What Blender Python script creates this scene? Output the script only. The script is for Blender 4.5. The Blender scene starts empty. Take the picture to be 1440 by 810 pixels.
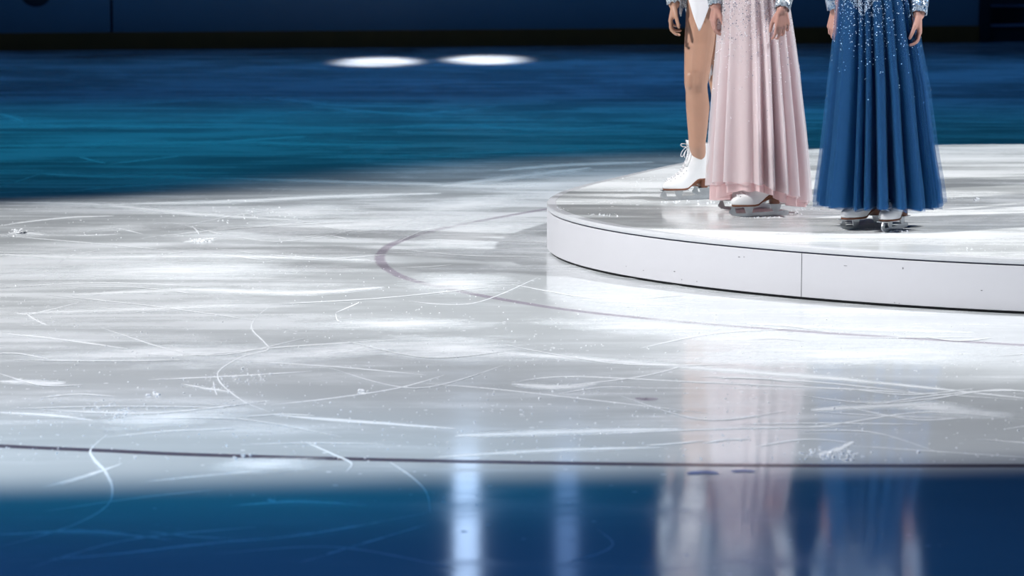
import bpy, bmesh, math, random
from math import sin, cos, pi, sqrt, atan, atan2, radians
from mathutils import Vector, Matrix

random.seed(7)
SC = bpy.context.scene
COL = SC.collection

# ------------------------------------------------------------------ camera
F = 4000.0            # focal length in pixels of the 1440x810 frame
HC = 1.47             # camera height above the ice
TH = atan(505 / F)    # pitch down
CT, ST = cos(TH), sin(TH)


def ray(px, py):
    xc, yc = (px - 720) / F, (405 - py) / F
    return Vector((xc, CT + yc * ST, -ST + yc * CT))


def at(px, py, z=0.0):
    d = ray(px, py)
    return Vector((0, 0, HC)) + d * ((z - HC) / d.z)


def atY(px, py, Y):
    d = ray(px, py)
    return Vector((0, 0, HC)) + d * (Y / d.y)


cam_data = bpy.data.cameras.new('camera')
cam = bpy.data.objects.new('camera', cam_data)
COL.objects.link(cam)
cam.location = (0, 0, HC)
cam.rotation_euler = (pi / 2 - TH, 0, 0)
cam_data.sensor_width = 36
cam_data.lens = 36 * F / 1440
cam_data.clip_end = 300
cam_data.dof.use_dof = True
cam_data.dof.focus_distance = 11.9
cam_data.dof.aperture_fstop = 4.5
SC.camera = cam

SC.view_settings.view_transform = 'Standard'
SC.view_settings.look = 'None'
SC.view_settings.gamma = 1
SC.view_settings.use_curve_mapping = False
SC.view_settings.exposure = 0.0
SC.cycles.use_denoising = True
SC.cycles.transparent_max_bounces = 16


# ------------------------------------------------------------------ node helpers
class NT:
    def __init__(self, tree):
        self.t = tree
        tree.nodes.clear()

    def n(self, kind, **kw):
        nd = self.t.nodes.new(kind)
        for k, v in kw.items():
            setattr(nd, k, v)
        return nd

    def link(self, a, b):
        self.t.links.new(a, b)

    def put(self, sock, v):
        if isinstance(v, bpy.types.NodeSocket):
            self.link(v, sock)
        elif isinstance(v, (tuple, list)) and len(v) == 3 and sock.type == 'RGBA':
            sock.default_value = (*v, 1)
        else:
            sock.default_value = v

    def m(self, op, a, b=0.0, c=None, clamp=False):
        nd = self.n('ShaderNodeMath', operation=op, use_clamp=clamp)
        self.put(nd.inputs[0], a)
        self.put(nd.inputs[1], b)
        if c is not None:
            self.put(nd.inputs[2], c)
        return nd.outputs[0]

    def smooth(self, v, a, b, lo=0.0, hi=1.0):
        nd = self.n('ShaderNodeMapRange', interpolation_type='SMOOTHSTEP')
        self.put(nd.inputs['Value'], v)
        nd.inputs['From Min'].default_value = a
        nd.inputs['From Max'].default_value = b
        nd.inputs['To Min'].default_value = lo
        nd.inputs['To Max'].default_value = hi
        return nd.outputs[0]

    def noise(self, vec, scale, detail=4, rough=.5, dist=0.0):
        nd = self.n('ShaderNodeTexNoise')
        if vec is not None:
            self.link(vec, nd.inputs['Vector'])
        nd.inputs['Scale'].default_value = scale
        nd.inputs['Detail'].default_value = detail
        nd.inputs['Roughness'].default_value = rough
        nd.inputs['Distortion'].default_value = dist
        return nd.outputs['Fac']

    def mapv(self, vec, scale=(1, 1, 1), rot=(0, 0, 0), loc=(0, 0, 0)):
        nd = self.n('ShaderNodeMapping')
        self.link(vec, nd.inputs['Vector'])
        nd.inputs['Scale'].default_value = scale
        nd.inputs['Rotation'].default_value = rot
        nd.inputs['Location'].default_value = loc
        return nd.outputs[0]

    def mix(self, f, a, b):
        nd = self.n('ShaderNodeMix', data_type='RGBA')
        self.put(nd.inputs[0], f)
        self.put(nd.inputs[6], a)
        self.put(nd.inputs[7], b)
        return nd.outputs[2]


def new_mat(name):
    m = bpy.data.materials.new(name)
    m.use_nodes = True
    return m, NT(m.node_tree)


def principled(name, col, rough=.5, metal=0.0, ior=1.45, noise=0.0, nscale=20, bump=0.0, bscale=80, **extra):
    m, t = new_mat(name)
    p = t.n('ShaderNodeBsdfPrincipled')
    o = t.n('ShaderNodeOutputMaterial')
    t.link(p.outputs[0], o.inputs[0])
    co = t.n('ShaderNodeTexCoord').outputs['Object']
    if noise:
        f = t.noise(co, nscale, 5, .6)
        a = tuple(max(0, c * (1 - noise)) for c in col)
        b = tuple(min(1, c * (1 + noise)) for c in col)
        t.link(t.mix(f, a, b), p.inputs['Base Color'])
    else:
        p.inputs['Base Color'].default_value = (*col, 1)
    p.inputs['Roughness'].default_value = rough
    p.inputs['Metallic'].default_value = metal
    p.inputs['IOR'].default_value = ior
    for k, v in extra.items():
        p.inputs[k].default_value = v
    if bump:
        b = t.n('ShaderNodeBump')
        b.inputs['Strength'].default_value = bump
        b.inputs['Distance'].default_value = .003
        t.link(t.noise(co, bscale, 3), b.inputs['Height'])
        t.link(b.outputs[0], p.inputs['Normal'])
    return m


# ------------------------------------------------------------------ mesh helpers
class MB:
    def __init__(self):
        self.v, self.f, self.mi, self.uv = [], [], [], []

    def add(self, verts, faces, mi=0, uvs=None):
        b = len(self.v)
        self.v += [tuple(p) for p in verts]
        for k, f in enumerate(faces):
            self.f.append(tuple(i + b for i in f))
            self.mi.append(mi)
            self.uv.append([uvs[i] for i in f] if uvs else None)

    def loft(self, rings, mi=0, cap0=True, cap1=True, closed=True):
        n = len(rings[0])
        vs = [p for r in rings for p in r]
        fs = []
        for i in range(len(rings) - 1):
            for j in range(n if closed else n - 1):
                k = (j + 1) % n
                fs.append((i * n + j, i * n + k, (i + 1) * n + k, (i + 1) * n + j))
        if cap0:
            fs.append(tuple(range(n - 1, -1, -1)))
        if cap1:
            fs.append(tuple((len(rings) - 1) * n + j for j in range(n)))
        self.add(vs, fs, mi)

    def box(self, c, s, mi=0, rot=0.0):
        cx, cy, cz = c
        x, y, z = s[0] / 2, s[1] / 2, s[2] / 2
        vs = []
        for dz in (-z, z):
            for dx, dy in ((-x, -y), (x, -y), (x, y), (-x, y)):
                vs.append((cx + dx * cos(rot) - dy * sin(rot), cy + dx * sin(rot) + dy * cos(rot), cz + dz))
        self.add(vs, [(3, 2, 1, 0), (4, 5, 6, 7), (0, 1, 5, 4), (1, 2, 6, 5), (2, 3, 7, 6), (3, 0, 4, 7)], mi)

    def capsule(self, a, b, ra, rb, n=14, mi=0):
        a, b = Vector(a), Vector(b)
        d = b - a
        if d.length < 1e-6:
            d = Vector((0, 0, 1e-4))
        w = d.normalized()
        u = w.orthogonal().normalized()
        v = w.cross(u)
        rings = []
        for k in range(5):
            t = -pi / 2 + (k + .35) / 5 * pi / 2
            rings.append((a + w * (sin(t) * ra), cos(t) * ra))
        rings.append((a, ra))
        rings.append((a.lerp(b, .5), (ra + rb) / 2))
        rings.append((b, rb))
        for k in range(5):
            t = (k + .65) / 5 * pi / 2
            rings.append((b + w * (sin(t) * rb), cos(t) * rb))
        self.loft([[c + (u * cos(2 * pi * j / n) + v * sin(2 * pi * j / n)) * r for j in range(n)] for c, r in rings], mi)

    def chain(self, pts, radii, n=14):
        for i in range(len(pts) - 1):
            self.capsule(pts[i], pts[i + 1], radii[i], radii[i + 1], n)

    def ellipsoid(self, c, ax, n=18, mi=0):
        c = Vector(c)
        X, Y, Z = (Vector(a) for a in ax)
        rings = []
        m = 12
        for i in range(1, m):
            t = -pi / 2 + pi * i / m
            rings.append([c + (X * cos(2 * pi * j / n) + Y * sin(2 * pi * j / n)) * cos(t) + Z * sin(t) for j in range(n)])
        self.loft(rings, mi)

    def tube(self, pts, r, n=6, mi=0, closed=False):
        pts = [Vector(p) for p in pts]
        rings = []
        up = None
        for i, p in enumerate(pts):
            a = pts[max(0, i - 1)]
            b = pts[min(len(pts) - 1, i + 1)]
            d = (b - a).normalized()
            if up is None:
                up = d.orthogonal().normalized()
            up = (up - d * up.dot(d)).normalized()
            s = d.cross(up)
            rr = r[i] if isinstance(r, (list, tuple)) else r
            rings.append([p + (up * cos(2 * pi * j / n) + s * sin(2 * pi * j / n)) * rr for j in range(n)])
        self.loft(rings, mi)

    def build(self, name, mats, parent=None, origin=(0, 0, 0), smooth=True, rotz=0.0):
        """verts are given in world space; the object's origin is put at ORIGIN"""
        me = bpy.data.meshes.new(name)
        o = Vector(origin)
        me.from_pydata([tuple(Vector(p) - o) for p in self.v], [], self.f)
        if not isinstance(mats, (list, tuple)):
            mats = [mats]
        for m in mats:
            me.materials.append(m)
        me.polygons.foreach_set('material_index', self.mi)
        if any(u for u in self.uv):
            lay = me.uv_layers.new(name='uv')
            for p, u in zip(me.polygons, self.uv):
                if u:
                    for li, c in zip(p.loop_indices, u):
                        lay.data[li].uv = c
        bm = bmesh.new()
        bm.from_mesh(me)
        bmesh.ops.recalc_face_normals(bm, faces=bm.faces[:])
        bm.to_mesh(me)
        bm.free()
        me.polygons.foreach_set('use_smooth', [smooth] * len(me.polygons))
        me.update()
        ob = bpy.data.objects.new(name, me)
        COL.objects.link(ob)
        if parent is not None:
            ob.parent = parent
            ob.location = o - world_of(parent)
        else:
            ob.location = o
        return ob


def world_of(ob):
    p = Vector((0, 0, 0))
    while ob is not None:
        p = p + ob.location
        ob = ob.parent
    return p


def thing(name, label, cat, loc, group=None):
    o = bpy.data.objects.new(name, None)
    COL.objects.link(o)
    o.location = loc
    o.empty_display_size = .1
    o['label'] = label
    o['category'] = cat
    if group:
        o['group'] = group
    return o


def sharp(ob, ang=35):
    """hard edges above ANG degrees"""
    me = ob.data
    bm = bmesh.new()
    bm.from_mesh(me)
    for e in bm.edges:
        if len(e.link_faces) == 2 and e.calc_face_angle(0) > radians(ang):
            e.smooth = False
    bm.to_mesh(me)
    bm.free()
    return ob


def bevel(ob, w, seg=2):
    md = ob.modifiers.new('bevel', 'BEVEL')
    md.width = w
    md.segments = seg
    md.limit_method = 'ANGLE'
    md.angle_limit = radians(40)
    return ob


def remesh_body(mb, name, mat, parent, origin, voxel=.0035, smooth=5):
    tmp = mb.build(name + '_tmp', mat, None, origin)
    md = tmp.modifiers.new('r', 'REMESH')
    md.mode = 'VOXEL'
    md.voxel_size = voxel
    md.use_smooth_shade = True
    sm = tmp.modifiers.new('s', 'SMOOTH')
    sm.iterations = smooth
    sm.factor = .5
    dg = bpy.context.evaluated_depsgraph_get()
    ev = tmp.evaluated_get(dg)
    me = bpy.data.meshes.new_from_object(ev)
    me.name = name
    old = tmp.data
    bpy.data.objects.remove(tmp)
    bpy.data.meshes.remove(old)
    if not me.materials:
        me.materials.append(mat)
    me.polygons.foreach_set('use_smooth', [True] * len(me.polygons))
    ob = bpy.data.objects.new(name, me)
    COL.objects.link(ob)
    ob.parent = parent
    ob.location = Vector(origin) - world_of(parent)
    return ob


def lerp(a, b, t):
    return a + (b - a) * t


def interp(tab, x):
    if x <= tab[0][0]:
        return tab[0][1]
    for (x0, y0), (x1, y1) in zip(tab, tab[1:]):
        if x <= x1:
            return lerp(y0, y1, (x - x0) / (x1 - x0))
    return tab[-1][1]


def sinterp(tab, x):
    """catmull-rom through the table"""
    if x <= tab[0][0]:
        return tab[0][1]
    if x >= tab[-1][0]:
        return tab[-1][1]
    for i in range(len(tab) - 1):
        if x <= tab[i + 1][0]:
            t = (x - tab[i][0]) / (tab[i + 1][0] - tab[i][0])
            p1, p2 = tab[i][1], tab[i + 1][1]
            p0 = tab[i - 1][1] if i else p1
            p3 = tab[i + 2][1] if i + 2 < len(tab) else p2
            return .5 * (2 * p1 + (p2 - p0) * t + (2 * p0 - 5 * p1 + 4 * p2 - p3) * t * t + (3 * p1 - p0 - 3 * p2 + p3) * t ** 3)


def smoothpath(pts, n=12):
    pts = [Vector(p) for p in pts]
    out = []
    for i in range(len(pts) - 1):
        p1, p2 = pts[i], pts[i + 1]
        p0 = pts[i - 1] if i else p1
        p3 = pts[i + 2] if i + 2 < len(pts) else p2
        for k in range(n):
            t = k / n
            out.append(.5 * (2 * p1 + (p2 - p0) * t + (2 * p0 - 5 * p1 + 4 * p2 - p3) * t * t + (3 * p1 - p0 - 3 * p2 + p3) * t ** 3))
    out.append(pts[-1])
    return out


# ------------------------------------------------------------------ ice materials
def ice_material(name, clean, frost, frost_amount=0.0, rough=.05, ior=1.45, scale=1.0, specks=True, streak=(.55, 3.2, 1), polished=False, coat=.45):
    m, t = new_mat(name)
    p = t.n('ShaderNodeBsdfPrincipled')
    o = t.n('ShaderNodeOutputMaterial')
    t.link(p.outputs[0], o.inputs[0])
    co = t.n('ShaderNodeTexCoord').outputs['Object']
    big = t.noise(t.mapv(co, (.75, .8, 1)), .62 * scale, 6, .55, .9)
    mid = t.noise(t.mapv(co, streak, (0, 0, .16)), 1.1 * scale, 8, .62, .7)
    mid2 = t.noise(t.mapv(co, (.5, 2.6, 1), (0, 0, -.22), (3, 7, 0)), 1.6 * scale, 8, .6, .5)
    grain = t.noise(co, 150, 3, .7)
    fine = t.noise(t.mapv(co, (1, 3, 1)), 24, 5, .65)
    s = t.m('ADD', t.m('MULTIPLY', big, 1.0), t.m('MULTIPLY', mid, .9))
    s = t.m('ADD', s, t.m('MULTIPLY', mid2, .55))
    s = t.m('ADD', s, t.m('MULTIPLY', grain, .16))
    s = t.m('ADD', s, t.m('MULTIPLY', fine, .22))
    s = t.m('ADD', s, frost_amount)
    if polished:
        # less frost and more coat towards the camera, for clearer reflections
        sep = t.n('ShaderNodeSeparateXYZ')
        t.link(co, sep.inputs[0])
        pol = t.smooth(t.m('ADD', sep.outputs[1], t.m('MULTIPLY', big, 2.0)), 8.4, 13.0, 1, 0)
        s = t.m('SUBTRACT', s, t.m('MULTIPLY', pol, .20))
        coat = t.m('ADD', coat * .35, t.m('MULTIPLY', pol, coat * .75))
    fr = t.smooth(s, 1.22, 1.80)
    # powder specks
    if specks:
        vo = t.n('ShaderNodeTexVoronoi', feature='F1')
        t.link(co, vo.inputs['Vector'])
        vo.inputs['Scale'].default_value = 34
        rnd = t.n('ShaderNodeSeparateColor')
        t.link(vo.outputs['Color'], rnd.inputs[0])
        rad = t.m('MULTIPLY', t.m('POWER', rnd.outputs[0], 9.0), .30)
        dot = t.m('LESS_THAN', vo.outputs['Distance'], rad)
        where = t.smooth(t.noise(co, .9, 3), .42, .62)
        fr = t.m('MAXIMUM', fr, t.m('MULTIPLY', dot, where))
    tone = t.noise(co, 1.3, 4)
    c0 = t.mix(tone, tuple(c * .88 for c in clean), tuple(min(1, c * 1.1) for c in clean))
    t.link(t.mix(fr, c0, frost), p.inputs['Base Color'])
    r = t.m('ADD', t.m('MULTIPLY', fr, .38), t.m('MULTIPLY', tone, rough * .6))
    r = t.m('ADD', r, rough * .7)
    t.link(r, p.inputs['Roughness'])
    p.inputs['IOR'].default_value = ior
    p.inputs['Specular IOR Level'].default_value = .33
    t.link(t.m('MULTIPLY', coat, t.m('SUBTRACT', 1.0, t.m('MULTIPLY', fr, .9))), p.inputs['Coat Weight'])
    p.inputs['Coat Roughness'].default_value = .08
    p.inputs['Coat IOR'].default_value = 1.6
    bp = t.n('ShaderNodeBump')
    bp.inputs['Strength'].default_value = .25
    bp.inputs['Distance'].default_value = .0006
    t.link(t.m('ADD', t.m('MULTIPLY', fr, .6), t.m('MULTIPLY', t.noise(t.mapv(co, (1, 2.5, 1)), 7, 3), .8)), bp.inputs['Height'])
    t.link(bp.outputs[0], p.inputs['Normal'])
    return m


def ribbon_material(name, col, strength=1.0, soft=.6, breakup=.5, rough=.6, spec=.2, nscale=9.0):
    """a mark in the ice: full in the middle of the ribbon, broken up by noise, gone at its edges"""
    m, t = new_mat(name)
    o = t.n('ShaderNodeOutputMaterial')
    uv = t.n('ShaderNodeTexCoord')
    sep = t.n('ShaderNodeSeparateXYZ')
    t.link(uv.outputs['UV'], sep.inputs[0])
    e = t.m('ABSOLUTE', t.m('SUBTRACT', t.m('MULTIPLY', sep.outputs[1], 2.0), 1.0))
    co = uv.outputs['Object']
    nz = t.noise(t.mapv(co, (.5, 1.6, 1)), nscale, 6, .65)
    gr = t.noise(co, 130, 3, .7)
    prof = t.m('SUBTRACT', 1.0, e)
    a = t.m('ADD', prof, t.m('MULTIPLY', t.m('SUBTRACT', nz, .5), 2.4 * breakup))
    a = t.m('ADD', a, t.m('MULTIPLY', t.m('SUBTRACT', gr, .5), .9 * breakup))
    a = t.m('MULTIPLY', t.smooth(a, .05, .05 + soft), t.smooth(prof, 0, .25))
    a = t.m('MULTIPLY', a, strength)
    p = t.n('ShaderNodeBsdfPrincipled')
    p.inputs['Base Color'].default_value = (*col, 1)
    p.inputs['Roughness'].default_value = rough
    p.inputs['Specular IOR Level'].default_value = spec
    tr = t.n('ShaderNodeBsdfTransparent')
    mx = t.n('ShaderNodeMixShader')
    t.link(a, mx.inputs[0])
    t.link(tr.outputs[0], mx.inputs[1])
    t.link(p.outputs[0], mx.inputs[2])
    t.link(mx.outputs[0], o.inputs[0])
    return m


M_ICE = ice_material('ice', (.665, .705, .725), (.73, .76, .785), .06, .085, 1.33, polished=True)
M_PLAT_TOP = ice_material('platform_ice', (.78, .82, .825), (.86, .885, .89), .10, .06, 1.33, 1.0, True, coat=.20)
M_SNOW = ribbon_material('snow_scrape', (.82, .85, .87), .9, 1.0, .6)
M_SCR = ribbon_material('skate_scratch', (.82, .85, .87), .9, .6, .36, nscale=16)
M_PURPLE = ribbon_material('painted_circle', (.30, .21, .31), .36, .5, .30, .3, .5)
M_DARKLINE = ribbon_material('painted_line', (.07, .045, .09), .7, .3, .10, .2, .5)
M_BLUEREFL = ribbon_material('blue_reflection', (.03, .16, .5), .8, .3, .5, .3, .5)

# ------------------------------------------------------------------ the ice floor
ice = MB()
gx = [-30 + 60 * i / 28 for i in range(29)]
gy = [-1 + 45.0 * i / 46 for i in range(47)]
ice.add([(x, y, 0) for y in gy for x in gx],
        [(j * 29 + i, j * 29 + i + 1, (j + 1) * 29 + i + 1, (j + 1) * 29 + i) for j in range(46) for i in range(28)], 0)
_rz = [0.0004]


def ribbon(pts, w, mi, metres=False, n=10, taper=True):
    """pts in photograph pixels, followed on the ice; w = seen thickness in pixels (or metres)"""
    P = smoothpath([at(*p) for p in pts], n)
    _rz[0] += .000012
    z = _rz[0]
    vs, uvs, fs = [], [], []
    L = 0
    N = len(P)
    for i, p in enumerate(P):
        a, b = P[max(0, i - 1)], P[min(N - 1, i + 1)]
        d = b - a
        if d.length < 1e-6:
            d = Vector((1, 0, 0))
        d.normalize()
        s = Vector((-d.y, d.x, 0))
        ww = w
        if not metres:
            k = (p.y ** 2) / (F * HC)     # metres of depth per pixel
            kx = p.y / F
            ww = w * sqrt((k * d.x) ** 2 + (kx * d.y) ** 2)
        if taper:
            u = i / (N - 1)
            ww *= .25 + .75 * min(1, 4 * u, 4 * (1 - u))
        if i:
            L += (p - P[i - 1]).length
        vs += [(p.x + s.x * ww / 2, p.y + s.y * ww / 2, z), (p.x - s.x * ww / 2, p.y - s.y * ww / 2, z)]
        uvs += [(L, 0), (L, 1)]
        if i:
            fs.append((2 * i - 2, 2 * i - 1, 2 * i + 1, 2 * i))
    ice.add(vs, fs, mi, uvs)


# painted lines under the ice
ribbon([(775, 293), (700, 306), (620, 322), (560, 340), (537, 355), (538, 372), (570, 391), (640, 408), (700, 420), (800, 436), (950, 452), (1100, 464), (1250, 474), (1450, 486)], .065, 3, True, 12, False)
ribbon([(-30, 626), (150, 634), (290, 640), (600, 648), (900, 653), (1150, 655), (1470, 655)], .062, 4, True, 12, False)
# snow scrapes
SW = [
    ([(0, 506), (110, 502), (220, 496), (340, 489), (450, 487)], 13), ([(190, 522), (330, 504), (450, 492), (560, 481), (720, 478)], 14),
    ([(430, 500), (560, 490), (760, 500), (960, 516), (1200, 535), (1440, 560)], 9), ([(500, 485), (640, 492), (760, 498)], 22),
    ([(640, 613), (760, 609), (960, 603)], 9), ([(610, 643), (760, 634), (930, 629)], 6), ([(380, 583), (500, 592), (640, 603)], 4),
    ([(0, 580), (70, 584), (130, 591)], 5), ([(130, 597), (200, 592), (300, 586), (350, 577)], 14), ([(0, 536), (60, 538), (90, 540)], 9),
    ([(560, 330), (620, 338), (700, 335), (760, 325)], 32), ([(250, 322), (400, 330), (560, 318), (700, 300)], 12),
    ([(0, 383), (160, 378), (330, 385), (480, 376)], 14), ([(0, 358), (120, 362), (300, 360), (520, 366)], 8),
    ([(0, 284), (140, 288), (260, 300), (420, 310)], 6), ([(140, 288), (330, 283), (480, 276), (620, 272)], 7), ([(300, 250), (420, 254), (560, 258), (700, 262), (760, 258)], 6),
    ([(330, 300), (430, 298), (520, 296)], 13), ([(560, 400), (650, 396), (730, 402)], 20), ([(760, 412), (830, 418), (900, 424), (1000, 432)], 22),
    ([(740, 455), (860, 450), (990, 462), (1100, 470)], 14), ([(1050, 455), (1180, 462), (1370, 468)], 9), ([(960, 500), (1150, 500), (1330, 494), (1440, 500)], 22),
    ([(1210, 565), (1290, 566), (1360, 576), (1420, 586)], 12), ([(1140, 577), (1220, 572), (1320, 568)], 9), ([(720, 540), (780, 544), (840, 540)], 9),
    ([(290, 660), (360, 656), (400, 648), (460, 652)], 13), ([(60, 686), (110, 672), (160, 656)], 5), ([(200, 678), (300, 668), (370, 662)], 4),
    ([(40, 440), (180, 436), (330, 430)], 8), ([(420, 455), (560, 462), (700, 452)], 12), ([(100, 415), (260, 408), (420, 412), (540, 404)], 10),
    ([(560, 296), (650, 290), (760, 276)], 14), ([(620, 262), (720, 250), (830, 236)], 9), ([(700, 240), (800, 232), (920, 228)], 6),
    ([(10, 330), (30, 327), (60, 331)], 6), ([(258, 341), (280, 338), (305, 334)], 6), ([(255, 540), (300, 548), (330, 552)], 4),
    # out in the coloured light
    ([(60, 244), (130, 248), (240, 249), (290, 252)], 7), ([(150, 231), (205, 225), (270, 217)], 4), ([(0, 206), (160, 203), (340, 200), (420, 203), (580, 204)], 7),
    ([(300, 200), (380, 195), (430, 192)], 6), ([(430, 222), (560, 220), (690, 221)], 3), ([(0, 178), (160, 177), (320, 180)], 4), ([(600, 216), (680, 215), (760, 212), (960, 206)], 4),
    ([(330, 135), (420, 142), (480, 148), (640, 150)], 7), ([(440, 150), (580, 160), (700, 150)], 4), ([(0, 160), (20, 166), (32, 172)], 5),
    ([(100, 150), (300, 140), (420, 136)], 3), ([(80, 270), (180, 262), (260, 258)], 4), ([(520, 180), (640, 176), (760, 182), (900, 176)], 4),
    ([(0, 790), (140, 782), (280, 766), (430, 752), (600, 722)], 7), ([(210, 748), (270, 755), (330, 758)], 5), ([(420, 792), (520, 762), (600, 738)], 6), ([(0, 752), (120, 748), (240, 760)], 9), ([(320, 712), (420, 706), (520, 712)], 8),
]
def patch(cx, cy, rx, ry, tilt=0.0):
    """a drift of snow dust: solid in its middle, gone at its edge (radii in pixels)"""
    _rz[0] += .000012
    vs, uvs = [at(cx, cy)], [(0, .5)]
    n = 40
    for k in range(n):
        a = 2 * pi * k / n
        x, y = rx * cos(a), ry * sin(a)
        vs.append(at(cx + x, cy + y + x * tilt))
        uvs.append((0, 1))
    vs = [(p.x, p.y, _rz[0]) for p in vs]
    ice.add(vs, [(0, 1 + k, 1 + (k + 1) % n) for k in range(n)], 1, uvs)


for pts, w in SW:
    if w > 11:
        xs, ys = [p[0] for p in pts], [p[1] for p in pts]
        patch((xs[0] + xs[-1]) / 2, sum(ys) / len(ys), (xs[-1] - xs[0]) * .62, w * 1.1, (ys[-1] - ys[0]) / max(60, xs[-1] - xs[0]))
    else:
        ribbon(pts, w * 1.15, 1)
# skate scratches
SCR = [
    ([(384, 428), (362, 445), (354, 462), (372, 482), (376, 492), (340, 502), (312, 518), (306, 530), (316, 545), (345, 566), (380, 580)], 2.2),
    ([(20, 440), (42, 442), (70, 436), (118, 424)], 2.2), ([(36, 440), (48, 449), (66, 458)], 2), ([(0, 469), (80, 477), (180, 491)], 2.2), ([(170, 494), (260, 500), (400, 488), (560, 478)], 2),
    ([(300, 536), (302, 548), (305, 556)], 1.8), ([(385, 584), (470, 592), (560, 598), (640, 604)], 2.2), ([(472, 440), (500, 428), (505, 425)], 2.2), ([(472, 441), (474, 450), (480, 453)], 2),
    ([(150, 612), (128, 632), (132, 646), (148, 664), (158, 688), (150, 712), (110, 736), (50, 756), (-20, 774)], 4), ([(85, 682), (130, 668), (172, 652)], 3),
    ([(430, 622), (470, 640), (494, 652), (486, 664)], 3), ([(548, 650), (580, 672), (600, 694), (605, 722)], 3.4), ([(380, 570), (470, 560), (560, 546), (625, 528)], 1.8), ([(340, 508), (470, 516), (600, 528)], 1.8),
    ([(720, 538), (800, 530), (965, 537), (1200, 548), (1440, 563)], 2), ([(600, 540), (700, 548), (860, 566), (1000, 582)], 1.6), ([(1040, 600), (1150, 600), (1300, 580), (1440, 590)], 1.6), ([(820, 612), (1000, 604), (1200, 600)], 1.8),
    ([(720, 400), (840, 420), (960, 416)], 1.6), ([(780, 545), (900, 530), (960, 515)], 1.6), ([(900, 490), (1000, 470), (1120, 462)], 1.5), ([(0, 405), (140, 398), (300, 404)], 1.5), ([(80, 372), (100, 360), (140, 352)], 1.5),
    ([(-10, 268), (16, 258), (60, 244)], 3), ([(148, 230), (130, 226), (110, 220)], 2.5), ([(0, 318), (40, 312), (100, 306), (160, 304)], 3), ([(560, 340), (590, 326), (620, 318)], 1.6), ([(280, 330), (276, 324), (270, 318)], 2),
    ([(800, 790), (840, 780), (862, 765), (840, 745)], 3), ([(1180, 570), (1280, 590), (1360, 588)], 1.8), ([(40, 800), (180, 760), (360, 742)], 3),
    ([(60, 720), (200, 700), (300, 690)], 2.2), ([(300, 780), (470, 770), (640, 800)], 2.4),
]
for pts, w in SCR:
    ribbon(pts, w * 1.25, 2)
rs = random.Random(21)
for k in range(70):
    x, y = rs.uniform(-40, 1460), 300 + 340 * rs.random()
    L = rs.uniform(60, 330)
    a = rs.gauss(0, .075)
    bend = rs.gauss(0, .10)
    ribbon([(x, y), (x + L * .5, y + L * (a + bend) * .5), (x + L, y + L * a)], rs.uniform(.9, 1.6) * (1 + (y - 250) / 560), 2)
for pts in ([(1150, 640), (1176, 634), (1200, 622)],):
    ribbon(pts, 9, 1)
ribbon([(966, 667), (990, 665), (1010, 667)], 6, 5)  # blue dashes painted onto the ice for a faint reflection
ribbon([(1028, 664), (1046, 663), (1062, 664)], 4, 5)
ribbon([(895, 560), (908, 562), (924, 561)], 6, 3)
floor = ice.build('floor', [M_ICE, M_SNOW, M_SCR, M_PURPLE, M_DARKLINE, M_BLUEREFL], smooth=False)
floor['kind'] = 'structure'
for i, pl in enumerate(floor.data.polygons):
    if pl.normal.z < 0:
        pl.flip()

# ------------------------------------------------------------------ rink boards behind
A0, A1 = at(-60, 72.4), at(1377, 59.6)
wd = (A1 - A0)
wl = wd.length
wdir = wd.normalized()
wn = Vector((-wdir.y, wdir.x, 0))       # away from camera
if wn.y < 0:
    wn = -wn
WA = atan2(wdir.y, wdir.x)
M_BOARD = principled('board_panel', (.12, .15, .17), .38, noise=.12, nscale=1.2, bump=.05, bscale=2)
M_KICK = principled('kick_strip', (.20, .060, .003), .6, noise=.25, nscale=3)
M_BLACK = principled('black_rubber', (.008, .008, .010), .6, noise=.2)
M_STEP = principled('dark_step', (.14, .15, .20), .6, noise=.3, nscale=4)


def wpt(s, off=0.0, z=0.0):
    p = A0 + wdir * s + wn * off
    return (p.x, p.y, z)


s_seam = (at(157, 70) - A0).dot(wdir)
b = MB()
for s0, s1 in ((-3.0, s_seam - .014), (s_seam + .014, s_seam + 7.3), (s_seam + 7.302, wl)):
    c = wpt((s0 + s1) / 2, .06, .66)
    b.box(c, (s1 - s0, .06, .93), 0, WA)
wall = b.build('wall_rear', [M_BOARD], origin=wpt(0), smooth=False)
wall['kind'] = 'structure'
bevel(wall, .006)
b = MB()
b.box(wpt((wl - 3) / 2, .05, .1075), (wl + 3, .10, .215), 0, WA)
o = b.build('baseboard_rear', [M_KICK], origin=wpt(0), smooth=False)
o['kind'] = 'structure'
bevel(o, .008)
b = MB()   # frame behind the panels: posts and the top cap
b.box(wpt((wl - 3) / 2, .12, .56), (wl + 3, .05, 1.0), 0, WA)
b.box(wpt((wl - 3) / 2, .07, 1.145), (wl + 3, .14, .05), 0, WA)
o = b.build('trim_1', [M_BLACK], origin=wpt(0), smooth=False)
o['kind'] = 'structure'
# round dark mark on the boards
c = atY(50, -9, at(50, 71).y)
sm = (Vector((c.x, c.y, 0)) - A0).dot(wdir)
b = MB()
R_ = .185
b.loft([[wpt(sm + R_ * cos(2 * pi * k / 40), off, c.z + R_ * .85 * sin(2 * pi * k / 40)) for k in range(40)] for off in (.031, .026)])
o = b.build('round_emblem', [M_BLACK], smooth=False)
o['label'] = 'round black emblem on the blue rink boards at the far left'
o['category'] = 'emblem'
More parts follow.
